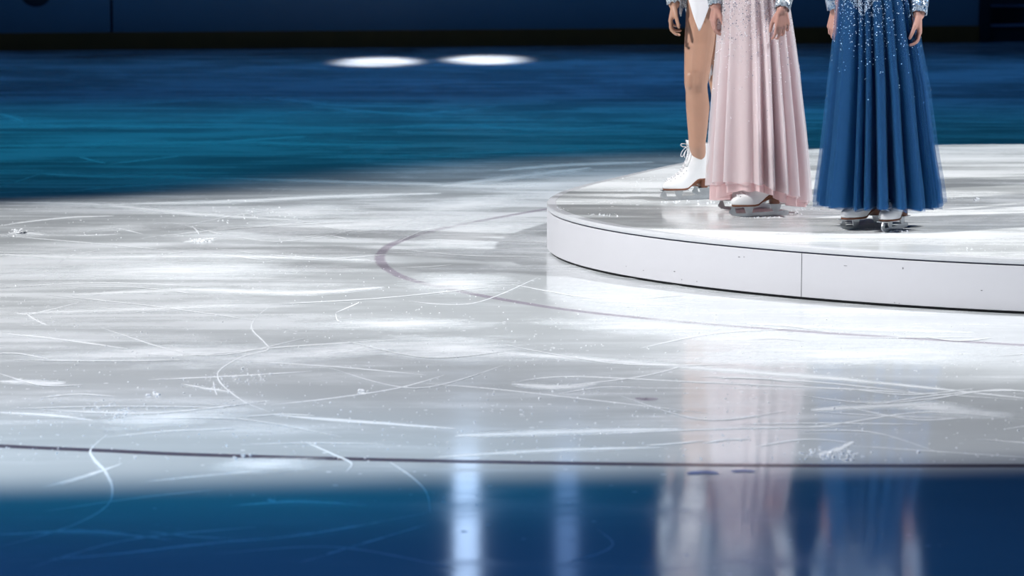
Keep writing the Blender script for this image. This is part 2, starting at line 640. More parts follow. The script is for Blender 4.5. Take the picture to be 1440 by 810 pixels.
# gate post and dark steps past the end of the boards
b = MB()
b.box(wpt(wl + .07, .05, .6), (.14, .16, 1.2), 0, WA)
gp = bevel(b.build('gate_post', [M_BLACK], smooth=False), .01)
gp['label'] = 'black post at the right end of the blue rink boards'
gp['category'] = 'post'
st = thing('steps', 'dark low steps past the end of the rink boards, top right corner', 'steps', wpt(wl + 1.2, .1))
for k, (h0, h1) in enumerate(((0, .20), (.20, .44), (.44, .70))):
    b = MB()
    b.box(wpt(wl + 1.45, .25 + .42 * k, (h1) / 2), (2.6, .42, h1), 0, WA)
    b.box(wpt(wl + 1.45, .25 + .42 * k - .02, h1 + .012), (2.6, .45, .024), 1, WA)
    bevel(b.build('step', [M_BLACK, M_STEP], st, wpt(wl + 1.2, .1), smooth=False), .006)
# dark stand wall behind everything
M_STAND = principled('stand_wall', (.02, .035, .06), .8, noise=.3, nscale=.6)
b = MB()
b.box((0, 47, 6), (90, .3, 12), 0)
b.box((0, 44.5, -.15), (90, 6, .2), 0)
o = b.build('wall_stand', [M_STAND], smooth=False)
o['kind'] = 'structure'

# ------------------------------------------------------------------ the round platform
PC = Vector((2.664, 13.743, 0))
PR = 2.6665
PH = ((2, -.1241, .0931), (3, -.0286, .0176), (4, -.0032, .0307))
ZT = .2143


def prad(ph):
    return PR * (1 + sum(a * cos(k * ph) + b * sin(k * ph) for k, a, b in PH))


def pring(z, inset, n=240):
    r = []
    for k in range(n):
        ph = 2 * pi * k / n
        q = prad(ph) - inset
        r.append((PC.x + q * cos(ph), PC.y + q * sin(ph), z))
    return r


M_PSIDE = principled('platform_side', (.70, .70, .735), .42, noise=.03, nscale=3, bump=.04, bscale=6)
M_PEDGE = principled('platform_edge', (.72, .735, .76), .25, noise=.05, nscale=9)
M_GROOVE = principled('groove', (.035, .04, .075), .6)
M_SCUFF = principled('scuff', (.16, .16, .18), .7)
plat = thing('round_platform', 'low round white stage platform on the ice carrying three skaters', 'platform', (PC.x, PC.y, 0))
b = MB()
b.loft([pring(0, .012), pring(.013, .012)], 0)
b.build('base_strip', [M_BLACK], plat, (PC.x, PC.y, 0), smooth=False)
b = MB()
b.loft([pring(.011, .003), pring(.013, 0), pring(.184, 0), pring(.186, .002)], 0)
# upright joint lines and little scuffs on the skirt
for px, py in ((1127, 380), (700, 300)):
    pass


def side_point(px, z):
    """the spot on the near side of the platform seen at pixel column px"""
    best = None
    for k in range(1440):
        ph = pi + pi * k / 1440
        q = prad(ph) + .0006
        p = Vector((PC.x + q * cos(ph), PC.y + q * sin(ph), z))
        col = 720 + F * p.x / (p.y * CT - (p.z - HC) * ST)
        e = abs(col - px)
        if best is None or e < best[0]:
            best = (e, p, ph)
    return best[1], best[2]


for px in (1127,):
    p, ph = side_point(px, .1)
    tdir = Vector((-sin(ph), cos(ph), 0))
    b.box((p.x, p.y, .098), (.0008, .003, .176), 1, ph - pi / 2)
for px, zz, w, h in ((1269, .155, .006, .010), (1380, .085, .010, .004), (1258, .018, .003, .004), (1264, .016, .003, .003), (905, .045, .004, .004), (948, .06, .010, .004), (958, .03, .005, .003), (1040, .15, .012, .003), (1046, .152, .006, .003), (1190, .15, .02, .002), (980, .03, .003, .003), (880, .05, .003, .003)):
    p, ph = side_point(px, zz)
    b.box((p.x, p.y, zz), (w * .7, .0015, h * .7), 1, ph - pi / 2 + .05)
side = b.build('side_panel', [M_PSIDE, M_SCUFF], plat, (PC.x, PC.y, 0))
sharp(side, 30)
b = MB()
b.loft([pring(.180, .010), pring(.196, .010)], 0)
b.build('edge_groove', [M_GROOVE], plat, (PC.x, PC.y, 0), smooth=False)
b = MB()
b.loft([pring(.1925, .001), pring(.1935, 0), pring(ZT - .004, 0), pring(ZT - .001, .0015), pring(ZT, .006), pring(ZT, .042)], 0, True, False)
e = b.build('edge_rim', [M_PEDGE], plat, (PC.x, PC.y, 0))
sharp(e, 50)
b = MB()
b.loft([pring(ZT - .018, .042), pring(ZT - .0008, .042), pring(ZT + .0002, .044)], 0)
top = b.build('top_sheet', [M_PLAT_TOP], plat, (PC.x, PC.y, 0), smooth=False)

# ------------------------------------------------------------------ people materials
M_SKIN = principled('skin', (.46, .265, .185), .45, noise=.08, nscale=14, **{'Subsurface Weight': .12, 'Subsurface Radius': (.01, .004, .002), 'Subsurface Scale': .6})
M_SKINP = principled('skin_rosy', (.50, .27, .22), .45, noise=.10, nscale=18, **{'Subsurface Weight': .12, 'Subsurface Radius': (.01, .004, .002), 'Subsurface Scale': .6})
M_HAIR = principled('hair', (.05, .028, .016), .4, noise=.3, nscale=60)
M_BOOT = principled('white_leather', (.80, .81, .82), .36, bump=.05, bscale=60)
M_LACE = principled('lace', (.82, .82, .84), .7)
M_SOLE = principled('brown_sole', (.17, .062, .032), .35, noise=.2, nscale=30)
M_STEEL = principled('blade_steel', (.55, .58, .60), .30, .85, noise=.25, nscale=25)
M_EYELET = principled('eyelet', (.18, .18, .21), .4, .5)
M_SATIN = principled('white_satin', (.80, .81, .84), .38, **{'Sheen Weight': .3})
M_CRYS = principled('crystal', (.90, .92, .96), .12, 0.0, 1.9)
M_CRYSD = principled('crystal_grey', (.22, .30, .42), .15, .4)
M_CRYSB = principled('crystal_blue', (.62, .74, .86), .12, 0.0, 1.9)


def sequin(name, c0, c1, metal=.6):
    m, t = new_mat(name)
    p = t.n('ShaderNodeBsdfPrincipled')
    o = t.n('ShaderNodeOutputMaterial')
    t.link(p.outputs[0], o.inputs[0])
    co = t.n('ShaderNodeTexCoord').outputs['Object']
    vo = t.n('ShaderNodeTexVoronoi', feature='F1')
    t.link(co, vo.inputs['Vector'])
    vo.inputs['Scale'].default_value = 170
    sep = t.n('ShaderNodeSeparateColor')
    t.link(vo.outputs['Color'], sep.inputs[0])
    t.link(t.mix(t.smooth(sep.outputs[0], .15, .8), c0, c1), p.inputs['Base Color'])
    p.inputs['Metallic'].default_value = metal
    p.inputs['Roughness'].default_value = .3
    # each sequin is tilted its own way
    nm = t.n('ShaderNodeNewGeometry')
    vm = t.n('ShaderNodeVectorMath', operation='SUBTRACT')
    t.link(vo.outputs['Color'], vm.inputs[0])
    vm.inputs[1].default_value = (.5, .5, .5)
    sc = t.n('ShaderNodeVectorMath', operation='SCALE')
    t.link(vm.outputs[0], sc.inputs[0])
    sc.inputs['Scale'].default_value = .9
    ad = t.n('ShaderNodeVectorMath', operation='ADD')
    t.link(nm.outputs['Normal'], ad.inputs[0])
    t.link(sc.outputs[0], ad.inputs[1])
    no = t.n('ShaderNodeVectorMath', operation='NORMALIZE')
    t.link(ad.outputs[0], no.inputs[0])
    t.link(no.outputs[0], p.inputs['Normal'])
    return m


M_SEQ = sequin('silver_sequins', (.28, .36, .44), (.85, .90, .94))
M_SEQB = sequin('blue_silver_sequins', (.10, .20, .36), (.60, .70, .80))


def cloth(name, col, trans=.3, alpha=1.0, sheen=.12, rough=.8):
    """woven cloth: diffuse with some light passing through; ALPHA = share of thread in a sheer net"""
    m, t = new_mat(name)
    o = t.n('ShaderNodeOutputMaterial')
    co = t.n('ShaderNodeTexCoord').outputs['Object']
    f = t.noise(t.mapv(co, (1, 1, .08)), 40, 4, .6)
    c = t.mix(f, tuple(x * .93 for x in col), tuple(min(1, x * 1.06) for x in col))
    d = t.n('ShaderNodeBsdfPrincipled')
    t.link(c, d.inputs['Base Color'])
    d.inputs['Roughness'].default_value = rough
    d.inputs['Specular IOR Level'].default_value = .25
    d.inputs['Sheen Weight'].default_value = sheen
    tr = t.n('ShaderNodeBsdfTranslucent')
    t.link(c, tr.inputs[0])
    mx = t.n('ShaderNodeMixShader')
    mx.inputs[0].default_value = trans
    t.link(d.outputs[0], mx.inputs[1])
    t.link(tr.outputs[0], mx.inputs[2])
    out = mx.outputs[0]
    if alpha < 1:
        tp = t.n('ShaderNodeBsdfTransparent')
        m2 = t.n('ShaderNodeMixShader')
        m2.inputs[0].default_value = alpha
        t.link(tp.outputs[0], m2.inputs[1])
        t.link(out, m2.inputs[2])
        out = m2.outputs[0]
    t.link(out, o.inputs[0])
    return m


M_PINK_LINING = cloth('pink_lining', (.92, .71, .715), .4)
M_PINK_TULLE = cloth('pink_tulle', (.93, .82, .83), .45, .55)
M_PINK_OVER = cloth('pale_pink_tulle', (.95, .92, .94), .45, .5)
M_BLUE_LINING = cloth('blue_lining', (.003, .044, .155), .12, 1.0, .03)
M_BLUE_TULLE = cloth('blue_tulle', (.006, .085, .26), .25, .55, .03)
M_BLUE_OVER = cloth('pale_blue_tulle', (.035, .17, .40), .3, .26, .05)
M_WHITE_NET = cloth('white_net', (.80, .83, .88), .35, .7)


# ------------------------------------------------------------------ builders for people
def hand(B, w, d, p, t, curl=1.0, sc=1.0):
    """five fingers on a palm. d towards the fingertips, p out of the palm, t towards the thumb"""
    d, p, t = (Vector(q).normalized() for q in (d, p, t))
    w = Vector(w)
    spec = [(.029, .080, (.041, .025, .020), .0086, .10, .75), (.0095, .085, (.045, .029, .021), .0088, .03, .95), (-.010, .081, (.041, .027, .020), .0084, -.05, 1.15), (-.0285, .073, (.033, .020, .018), .0075, -.13, 1.35)]
    for off, ml, seg, r, spl, cm in spec:
        a = w + t * (off * .45) * sc
        mcp = w + (d * ml + t * off) * sc
        B.capsule(a, mcp, .0145 * sc, .0112 * sc)
        B.capsule(a + p * .006 * sc, w + (d * ml * .8 + t * off + p * .007) * sc, .012 * sc, .010 * sc)
        ang = radians(16) * cm * curl
        q = mcp
        for i, L in enumerate(seg):
            dr = (d * cos(ang) + p * sin(ang) + t * spl).normalized()
            q2 = q + dr * L * sc
            B.capsule(q, q2, (r * (1 - .06 * i)) * sc, (r * (1 - .06 * (i + 1))) * sc, 10)
            q = q2
            ang += radians((34, 26, 0)[i]) * cm * curl
    b0 = w + (d * .020 + t * .018 + p * .006) * sc
    b1 = b0 + (t * .50 + d * .80 + p * .38).normalized() * .044 * sc
    b2 = b1 + (t * .18 + d * .92 + p * .42).normalized() * .034 * sc
    b3 = b2 + (t * .02 + d * .90 + p * .45).normalized() * .026 * sc
    B.capsule(b0, b1, .0155 * sc, .0112 * sc)
    B.capsule(b1, b2, .0108 * sc, .0096 * sc)
    B.capsule(b2, b3, .0096 * sc, .0078 * sc)


def head(B, c, fw, lf):
    up = Vector((0, 0, 1))
    B.ellipsoid(c + up * .02, (lf * .074, fw * .093, up * .100))
    B.ellipsoid(c + fw * .022 - up * .055, (lf * .054, fw * .066, up * .062))
    B.capsule(c + fw * .088 + up * .012, c + fw * .108 - up * .028, .008, .0125)      # nose
    B.ellipsoid(c + fw * .080 - up * .064, (lf * .024, fw * .014, up * .006))       # upper lip
    B.ellipsoid(c + fw * .078 - up * .074, (lf * .021, fw * .014, up * .007))       # lower lip
    B.ellipsoid(c + fw * .070 - up * .102, (lf * .022, fw * .020, up * .018))       # chin
    for s in (1, -1):
        B.ellipsoid(c + fw * .079 + lf * .031 * s + up * .012, (lf * .014, fw * .010, up * .009))
        B.capsule(c + fw * .086 + lf * .015 * s + up * .030, c + fw * .074 + lf * .05 * s + up * .032, .007, .006)
        B.ellipsoid(c + lf * .075 * s - fw * .008 - up * .005, (lf * .010, fw * .019, up * .030))


def torso(B, px, py_, fw, lf, zt, hw=1.0):
    up = Vector((0, 0, 1))

    def P(z, f=0.0, l=0.0):
        return Vector((px, py_, zt + z)) + fw * f + lf * l
    B.ellipsoid(P(.985, -.01), (lf * .150 * hw, fw * .100 * hw, up * .125))
    B.ellipsoid(P(.95, -.04 * hw, .065 * hw), (lf * .075 * hw, fw * .075 * hw, up * .09))
    B.ellipsoid(P(.95, -.04 * hw, -.065 * hw), (lf * .075 * hw, fw * .075 * hw, up * .09))
    B.ellipsoid(P(1.14), (lf * .118, fw * .088, up * .16))
    B.ellipsoid(P(1.33), (lf * .142, fw * .100, up * .165))
    for s in (1, -1):
        B.ellipsoid(P(1.335, .075, .065 * s), (lf * .058, fw * .050, up * .056))
        B.capsule(P(1.47, -.01, .03 * s), P(1.445, -.005, .150 * s), .052, .046)
    B.capsule(P(1.46), P(1.60, .012), .052, .049)
    head(B, P(1.685, .03), fw, lf)


def arm(B, pts, radii):
    B.chain(pts, radii)


def leg(B, hip, knee, ankle, toe_dir, calf_dir, r=(.086, .074, .060, .050, .056, .040, .034)):
    hip, knee, ankle = Vector(hip), Vector(knee), Vector(ankle)
    m = hip.lerp(knee, .5)
    m2 = hip.lerp(knee, .86)
    c1 = knee.lerp(ankle, .16)
    c = knee.lerp(ankle, .34) + Vector(calf_dir) * .014
    s = knee.lerp(ankle, .74) + Vector(calf_dir) * .003
    B.chain([hip, m, m2, knee, c1, c, s, ankle], [r[0], r[1], r[2] * 1.0, r[2] * .93, r[3], r[4], r[5], r[6]], 18)
    B.capsule(knee - Vector(calf_dir) * .020 + Vector((0, 0, .008)), knee - Vector(calf_dir) * .018 - Vector((0, 0, .03)), .038, .034)
    td = Vector(toe_dir)
    B.capsule(ankle, ankle + td * .05 + Vector((0, 0, -.055)), .033, .026)
    B.capsule(ankle + td * .03 + Vector((0, 0, -.05)), ankle + td * .115 + Vector((0, 0, -.088)), .028, .019)
    B.capsule(ankle, ankle - td * .028 + Vector((0, 0, -.035)), .033, .026)


XF = [(0, .150), (.006, .157), (.02, .154), (.030, .144), (.042, .120), (.055, .092), (.075, .067), (.095, .051), (.125, .034), (.165, .021), (.205, .013)]
XB = [(0, -.070), (.02, -.074), (.045, -.076), (.10, -.070), (.15, -.074), (.205, -.083)]


def rise(x):
    t = max(0, min(1, (.052 - x) / .075))
    return .043 * t * t * (3 - 2 * t)


def boot_ring(zs, n=44, grow=0.0, zoff=0.0):
    xf, xb = sinterp(XF, zs) + grow, sinterp(XB, zs) - grow
    mid, half = (xf + xb) / 2, (xf - xb) / 2
    pts = []
    for k in range(n):
        a = 2 * pi * k / n
        ca, sa = cos(a), sin(a)
        x = mid + half * math.copysign(abs(ca) ** .9, ca)
        wfoot = interp([(-.08, .029), (-.03, .030), (.02, .031), (.08, .041), (.12, .040), (.16, .034)], x)
        wsh = interp([(-.09, .042), (-.03, .049), (.03, .042)], x)
        kk = max(0, min(1, (zs - .02) / .12))
        w = lerp(wfoot, wsh, kk)
        if zs > .02 and x > .02:
            w *= interp([(.02, 1), (.05, .95), (.10, .88)], zs) if zs < .1 else 1
        y = (w + grow) * math.copysign(abs(sa) ** .8, sa)
        z = .055 + zs + zoff + rise(x) * (1 - .95 * min(1, zs / .16))
        pts.append((x, y, z))
    return pts


def front_point(zs, y):
    """a spot on the instep ridge"""
    xf = sinterp(XF, zs)
    w = .034
    x = xf - .012 * (y / .02) ** 2 * .9
    return Vector((x, y, .055 + zs + rise(x) * (1 - .95 * min(1, zs / .16))))


SKATES = []


def make_skate(parent, loc, phi, label=None, bow=True, snow=False):
    """figure skate at LOC (underside of the blade below the ankle); toe points at PHI from -X towards the camera"""
    dx = Vector((-cos(phi), -sin(phi), 0))
    dy = Vector((sin(phi), -cos(phi), 0))
    L = Vector(loc) + Vector((0, 0, .0004))
    SKATES.append((L, dx, dy))

    def T(p):
        return L + dx * p[0] + dy * p[1] + Vector((0, 0, p[2]))

    def TB(mb):
        mb.v = [tuple(T(p)) for p in mb.v]
        return mb
    b = MB()
    zs = [0, .003, .006, .012, .018, .024, .030, .036, .043, .050, .060, .072, .085, .10, .115, .13, .15, .17, .19, .203, .2065]
    rings = [boot_ring(z) for z in zs]
    rings.append([(x, y, z + .001) for x, y, z in boot_ring(.2065, grow=-.003)])
    rings.append([(x, y, z) for x, y, z in boot_ring(.203, grow=-.006)])
    rings.append([(x, y, z) for x, y, z in boot_ring(.17, grow=-.010)])
    b.loft(rings)
    boot = TB(b).build('ice_skate', [M_BOOT], parent, L)
    if label:
        boot['label'] = label
    # sole with its stacked heel
    b = MB()
    b.loft([boot_ring(0, grow=-.001, zoff=-.0075), boot_ring(0, grow=.002, zoff=-.006), boot_ring(0, grow=.002, zoff=-.001), boot_ring(0, grow=.0, zoff=.001)])
    s1 = [(-.073 + 0, 0), ]
    hr = []
    for z, g in ((.055, -.003), (.060, -.001), (.075, -.001), (.093, .0015)):
        ring = []
        for k in range(20):
            a = 2 * pi * k / 20
            ca, sa = cos(a), sin(a)
            ring.append((-.049 + (.0215 + g) * math.copysign(abs(ca) ** .55, ca), (.026 + g) * math.copysign(abs(sa) ** .7, sa), z))
        hr.append(ring)
    b.loft(hr)
    sharp(TB(b).build('sole', [M_SOLE], boot, L), 40)
    # blade: runner, toe pick, two stanchions, plates
    b = MB()

    def strip(prof, hw=.0021):
        for (x0, a0, b0), (x1, a1, b1) in zip(prof, prof[1:]):
            vs = []
            for y in (-hw, hw):
                vs += [(x0, y, b0), (x1, y, b1), (x1, y, a1), (x0, y, a0)]
            b.add(vs, [(3, 2, 1, 0), (4, 5, 6, 7), (0, 1, 5, 4), (1, 2, 6, 5), (2, 3, 7, 6), (3, 0, 4, 7)])
    strip([(-.118, .021, .006), (-.105, .024, .002), (-.06, .022, .0006), (0, .0195, 0), (.06, .0175, 0), (.11, .0165, .001), (.135, .018, .004), (.150, .0245, .009), (.160, .030, .016), (.165, .026, .0195)])
    strip([(.133, .0185, .016), (.142, .047, .019), (.152, .047, .024), (.161, .030, .020)])
    for k in range(4):
        strip([(.146 + .005 * k, .016 + .004 * k, .0075 + .0035 * k), (.150 + .005 * k, .018 + .004 * k, .006 + .0035 * k)], .0024)
    strip([(.050, .047, .043), (.058, .047, .017), (.070, .047, .016), (.085, .047, .016), (.094, .047, .041)])
    strip([(-.082, .054, .050), (-.076, .054, .030), (-.066, .054, .020), (-.046, .054, .020), (-.038, .054, .030), (-.030, .054, .050)])
    b.box((.094, 0, .0460), (.125, .052, .003))
    b.box((-.058, 0, .0535), (.070, .046, .003))
    for x in (.05, .12):
        for y in (-.016, .016):
            b.box((x, y, .0447), (.007, .007, .003))
    TB(b).build('blade', [M_STEEL], boot, L, smooth=False)
    # tongue
    b = MB()
    rr = []
    for k, z in enumerate([.10, .13, .16, .19, .21, .222]):
        x = sinterp(XF, min(z, .205)) + .004 + max(0, z - .15) * .28
        row = []
        for j in range(9):
            y = -.026 + .052 * j / 8
            row.append((x - 8 * y * y - .002, y, .055 + z + .002))
        back = [(x_ - .005, y_ * .98, z_) for x_, y_, z_ in reversed(row)]
        rr.append(row + back)
    b.loft(rr)
    TB(b).build('tongue', [M_BOOT], boot, L)
    # laces
    b = MB()
    rows = [.036, .046, .056, .068, .081, .095, .110, .126, .143, .160, .176, .190]
    for i, z in enumerate(rows):
        wv = .0195 if z > .05 else .016
        pts = [front_point(z, -wv), front_point(z + .002, -wv * .5) + Vector((.0035, 0, .002)), front_point(z + .004, 0) + Vector((.005, 0, .003)), front_point(z + .002, wv * .5) + Vector((.0035, 0, .002)), front_point(z, wv)]
        b.tube(smoothpath(pts, 4), .0020)
        if i < len(rows) - 1:
            z2 = rows[i + 1]
            for s in (1, -1):
                pts = [front_point(z, -wv * s), front_point((z + z2) / 2, 0) + Vector((.006, 0, .004)), front_point(z2, wv * s)]
                b.tube(smoothpath(pts, 5), .0019)
    if bow:
        k = front_point(.186, 0) + Vector((.008, 0, .006))
        b.ellipsoid(k, ((.007, 0, 0), (0, .007, 0), (0, 0, .006)))

        def loop(pts, r=.0022):
            b.tube(smoothpath([k + Vector(p) for p in pts], 6), r)
        loop([(0, 0, 0), (.016, .012, .011), (.038, .020, .016), (.050, .022, .012), (.040, .018, .003), (.018, .008, 0), (0, 0, 0)])
        loop([(0, 0, 0), (.012, -.012, -.006), (.026, -.020, -.026), (.031, -.020, -.044), (.022, -.016, -.046), (.014, -.012, -.026), (0, 0, 0)])
        loop([(0, 0, 0), (.016, .010, -.012), (.026, .012, -.034), (.024, .012, -.050)], .0018)
        loop([(0, 0, 0), (.004, -.016, -.012), (.008, -.026, -.034), (.010, -.024, -.052)], .0018)
    # eyelets along both facings
    for z in rows:
        for s in (1, -1):
            wv = (.0235 if z > .05 else .020) * s
            p = front_point(z, wv) + Vector((-.001, .0012 * s, .001))
            b.ellipsoid(p, ((.0024, 0, 0), (0, .0024, 0), (0, 0, .0024)), 8, 1)
    TB(b).build('lace', [M_LACE, M_EYELET], boot, L)
    return boot


class Skirt:
    """a gathered skirt from rows of (py, left px, right px) read off the photo in the plane Y"""

    def __init__(self, rows, Y, seed, N, depth=.9):
        self.Y = Y
        self.rows = []
        for py, a, c in rows:
            L, R = atY(a, py, Y), atY(c, py, Y)
            self.rows.append((L.z, (L.x + R.x) / 2, (R.x - L.x) / 2))
        self.rows.sort(key=lambda r: -r[0])
        self.zmax, self.zmin = self.rows[0][0], self.rows[-1][0]
        self.depth = depth
        r = random.Random(seed)
        self.ph = [r.uniform(0, 2 * pi) for _ in range(8)]
        self.N = N
        self.amps = [r.uniform(.4, 1.3) for _ in range(N + 2)]

    def prof(self, z):
        zz = -z
        cx = sinterp([(-a, b_) for a, b_, c_ in self.rows], zz)
        rx = sinterp([(-a, c_) for a, b_, c_ in self.rows], zz)
        return cx, rx

    def fold(self, th, ph=0.0):
        u = th + .16 * sin(2 * th + self.ph[0]) + .09 * sin(5 * th + self.ph[1]) + .05 * sin(9 * th + self.ph[2]) + ph
        k = (u * self.N / (2 * pi)) % self.N
        i = int(k)
        a = lerp(self.amps[i % self.N], self.amps[(i + 1) % self.N], k - i)
        w = .5 + .5 * cos(2 * pi * k)          # 1 on a ridge
        w = w ** .75
        w2 = .5 + .5 * cos(2 * pi * k * 2.0 + self.ph[3])
        return (1 - w) * a * .92 + (1 - w2) * .08

    def pt(self, th, z, scale=1.0, amp=.1, ph=0.0):
        cx, rx = self.prof(z)
        t = (self.zmax - z) / (self.zmax - self.zmin)
        A = amp * (.25 + .75 * min(1, t * 1.25))
        r = scale * (1 - A * self.fold(th, ph))
        lim = rx
        return Vector((cx + lim * r * cos(th), self.Y + lim * self.depth * r * sin(th), z))

    def layer(self, name, mat, parent, origin, scale=1.0, amp=.1, ph=0.0, hem=0.0, hemvar=.012, ztop=None, n=420, m=46, seed=3, extra=None, hemfn=None):
        r = random.Random(seed)
        hp = [r.uniform(0, 2 * pi) for _ in range(4)]
        b = MB()
        ztop = ztop if ztop is not None else self.zmax
        rings = []
        for i in range(m + 1):
            ring = []
            for j in range(n):
                th = 2 * pi * j / n
                zh = self.zmin + hem + hemvar * (sin(3 * th + hp[0]) * .5 + sin(7 * th + hp[1]) * .3 + sin(self.N * th + hp[2]) * .3)
                if hemfn:
                    zh += hemfn(th)
                z = lerp(ztop, zh, i / m)
                ring.append(self.pt(th, z, scale, amp, ph))
            rings.append(ring)
        b.loft(rings, 0, False, False)
        mats = [mat]
        if extra:
            mats += extra(b, self, scale, amp, ph)
        return b.build(name, mats, parent, origin)


def gem(b, c, r, nrm, mi):
    n = Vector(nrm).normalized()
    u = n.orthogonal().normalized()
    v = n.cross(u)
    ring = [c + (u * cos(pi / 3 * k) + v * sin(pi / 3 * k)) * r for k in range(6)]
    tab = [c + (u * cos(pi / 3 * k) + v * sin(pi / 3 * k)) * r * .5 + n * r * .6 for k in range(6)]
    base = [c + (u * cos(pi / 3 * k) + v * sin(pi / 3 * k)) * r * .5 - n * r * .3 for k in range(6)]
    b.loft([base, ring, tab], mi)


def scatter(seed, count, dens, rmin, rmax, mats, pick, zlow):
    """rhinestones sewn on the outer layer; DENS(th, z) is the chance to keep one"""
    def fn(b, sk, scale, amp, ph):
        r = random.Random(seed)
        k = 0
        tries = 0
        while k < count and tries < count * 60:
            tries += 1
            th = r.uniform(0, 2 * pi)
            z = r.uniform(zlow, sk.zmax)
            if r.random() > dens(th, z):
                continue
            p = sk.pt(th, z, scale * 1.004, amp, ph)
            q = sk.pt(th + .01, z, scale * 1.004, amp, ph)
            n = Vector((q.y - p.y, -(q.x - p.x), 0))
            c = sk.prof(z)[0]
            if n.dot(Vector((p.x - c, p.y - sk.Y, 0))) < 0:
                n = -n
            n = n + Vector((r.gauss(0, .3), r.gauss(0, .3), r.gauss(.15, .3))) * n.length
            gem(b, p, r.uniform(rmin, rmax), n, 1 + pick(r, z))
            k += 1
        return mats
    return fn


def both(*fns):
    def fn(b, sk, scale, amp, ph):
        for f in fns:
            mats = f(b, sk, scale, amp, ph)
        return mats
    return fn


def sleeve(name, pts, radii, mat, parent, origin, jag=0.0):
    P = smoothpath(pts, 8)
    n = 28
    b = MB()
    rings = []
    N = len(P)
    up = None
    tot = sum((P[i + 1] - P[i]).length for i in range(N - 1))
    acc = 0
    for i, p in enumerate(P):
        d = (P[min(N - 1, i + 1)] - P[max(0, i - 1)]).normalized()
        if up is None:
            up = d.orthogonal().normalized()
        up = (up - d * up.dot(d)).normalized()
        s = d.cross(up)
        u = i / (N - 1) * (len(radii) - 1)
        k = min(int(u), len(radii) - 2)
        r = lerp(radii[k], radii[k + 1], u - k)
        ring = []
        for j in range(n):
            off = Vector((0, 0, 0))
            if jag and i == N - 1:
                off = d * jag * (1 if j % 4 < 2 else -.3) * (.6 + .4 * sin(j * 2.3))
            ring.append(p + (up * cos(2 * pi * j / n) + s * sin(2 * pi * j / n)) * r + off)
        rings.append(ring)
    # inner wall so that the cuff has a thickness
    d = (P[-1] - P[-2]).normalized()
    rings.append([q.lerp(P[-1], .12) for q in rings[-1]])
    rings.append([q - d * .03 for q in rings[-1]])
    b.loft(rings, 0, True, False)
    return b.build(name, mat, parent, origin)


def bodice(name, cx, cy, fw, lf, zt, mats, parent, origin, z0=1.06, z1=1.40, extra=None):
    b = MB()
    tab = [(1.00, .168, .118), (1.06, .140, .104), (1.13, .126, .096), (1.20, .134, .104), (1.28, .156, .142), (1.335, .164, .158), (1.40, .156, .135), (1.44, .12, .095)]
    rings = []
    m = 18
    for i in range(m + 1):
        z = lerp(z0, z1, i / m)
        a = sinterp([(q[0], q[1]) for q in tab], z)
        c = sinterp([(q[0], q[2]) for q in tab], z)
        ring = []
        for j in range(48):
            t = 2 * pi * j / 48
            ring.append(Vector((cx, cy, zt + z)) + lf * a * cos(t) + fw * c * sin(t))
        rings.append(ring)
    rings.append([q.lerp(Vector((cx, cy, zt + z1)), .06) for q in rings[-1]])
    b.loft(rings, 0, False, False)
    return b.build(name, mats, parent, origin)


def hair(cx, cy, fw, lf, zt, parent, origin):
    up = Vector((0, 0, 1))
    c = Vector((cx, cy, zt + 1.685)) + fw * .03
    b = MB()
    rings = []
    for i in range(10):
        t = pi / 2 - (i / 9) * pi * .60
        ring = []
        for j in range(28):
            a = 2 * pi * j / 28
            back = .5 - .5 * sin(a)
            tt = pi / 2 - (pi / 2 - t) * (.62 + .50 * back)
            ring.append(c + up * .022 + lf * (.080 * cos(tt) * cos(a)) + fw * (.099 * cos(tt) * sin(a)) + up * (.107 * sin(tt)))
        rings.append(ring)
    b.loft(rings, 0, True, True)
    b.ellipsoid(c - fw * .115 + up * .075, (lf * .042, fw * .040, up * .042))
    return b.build('hair', [M_HAIR], parent, origin)


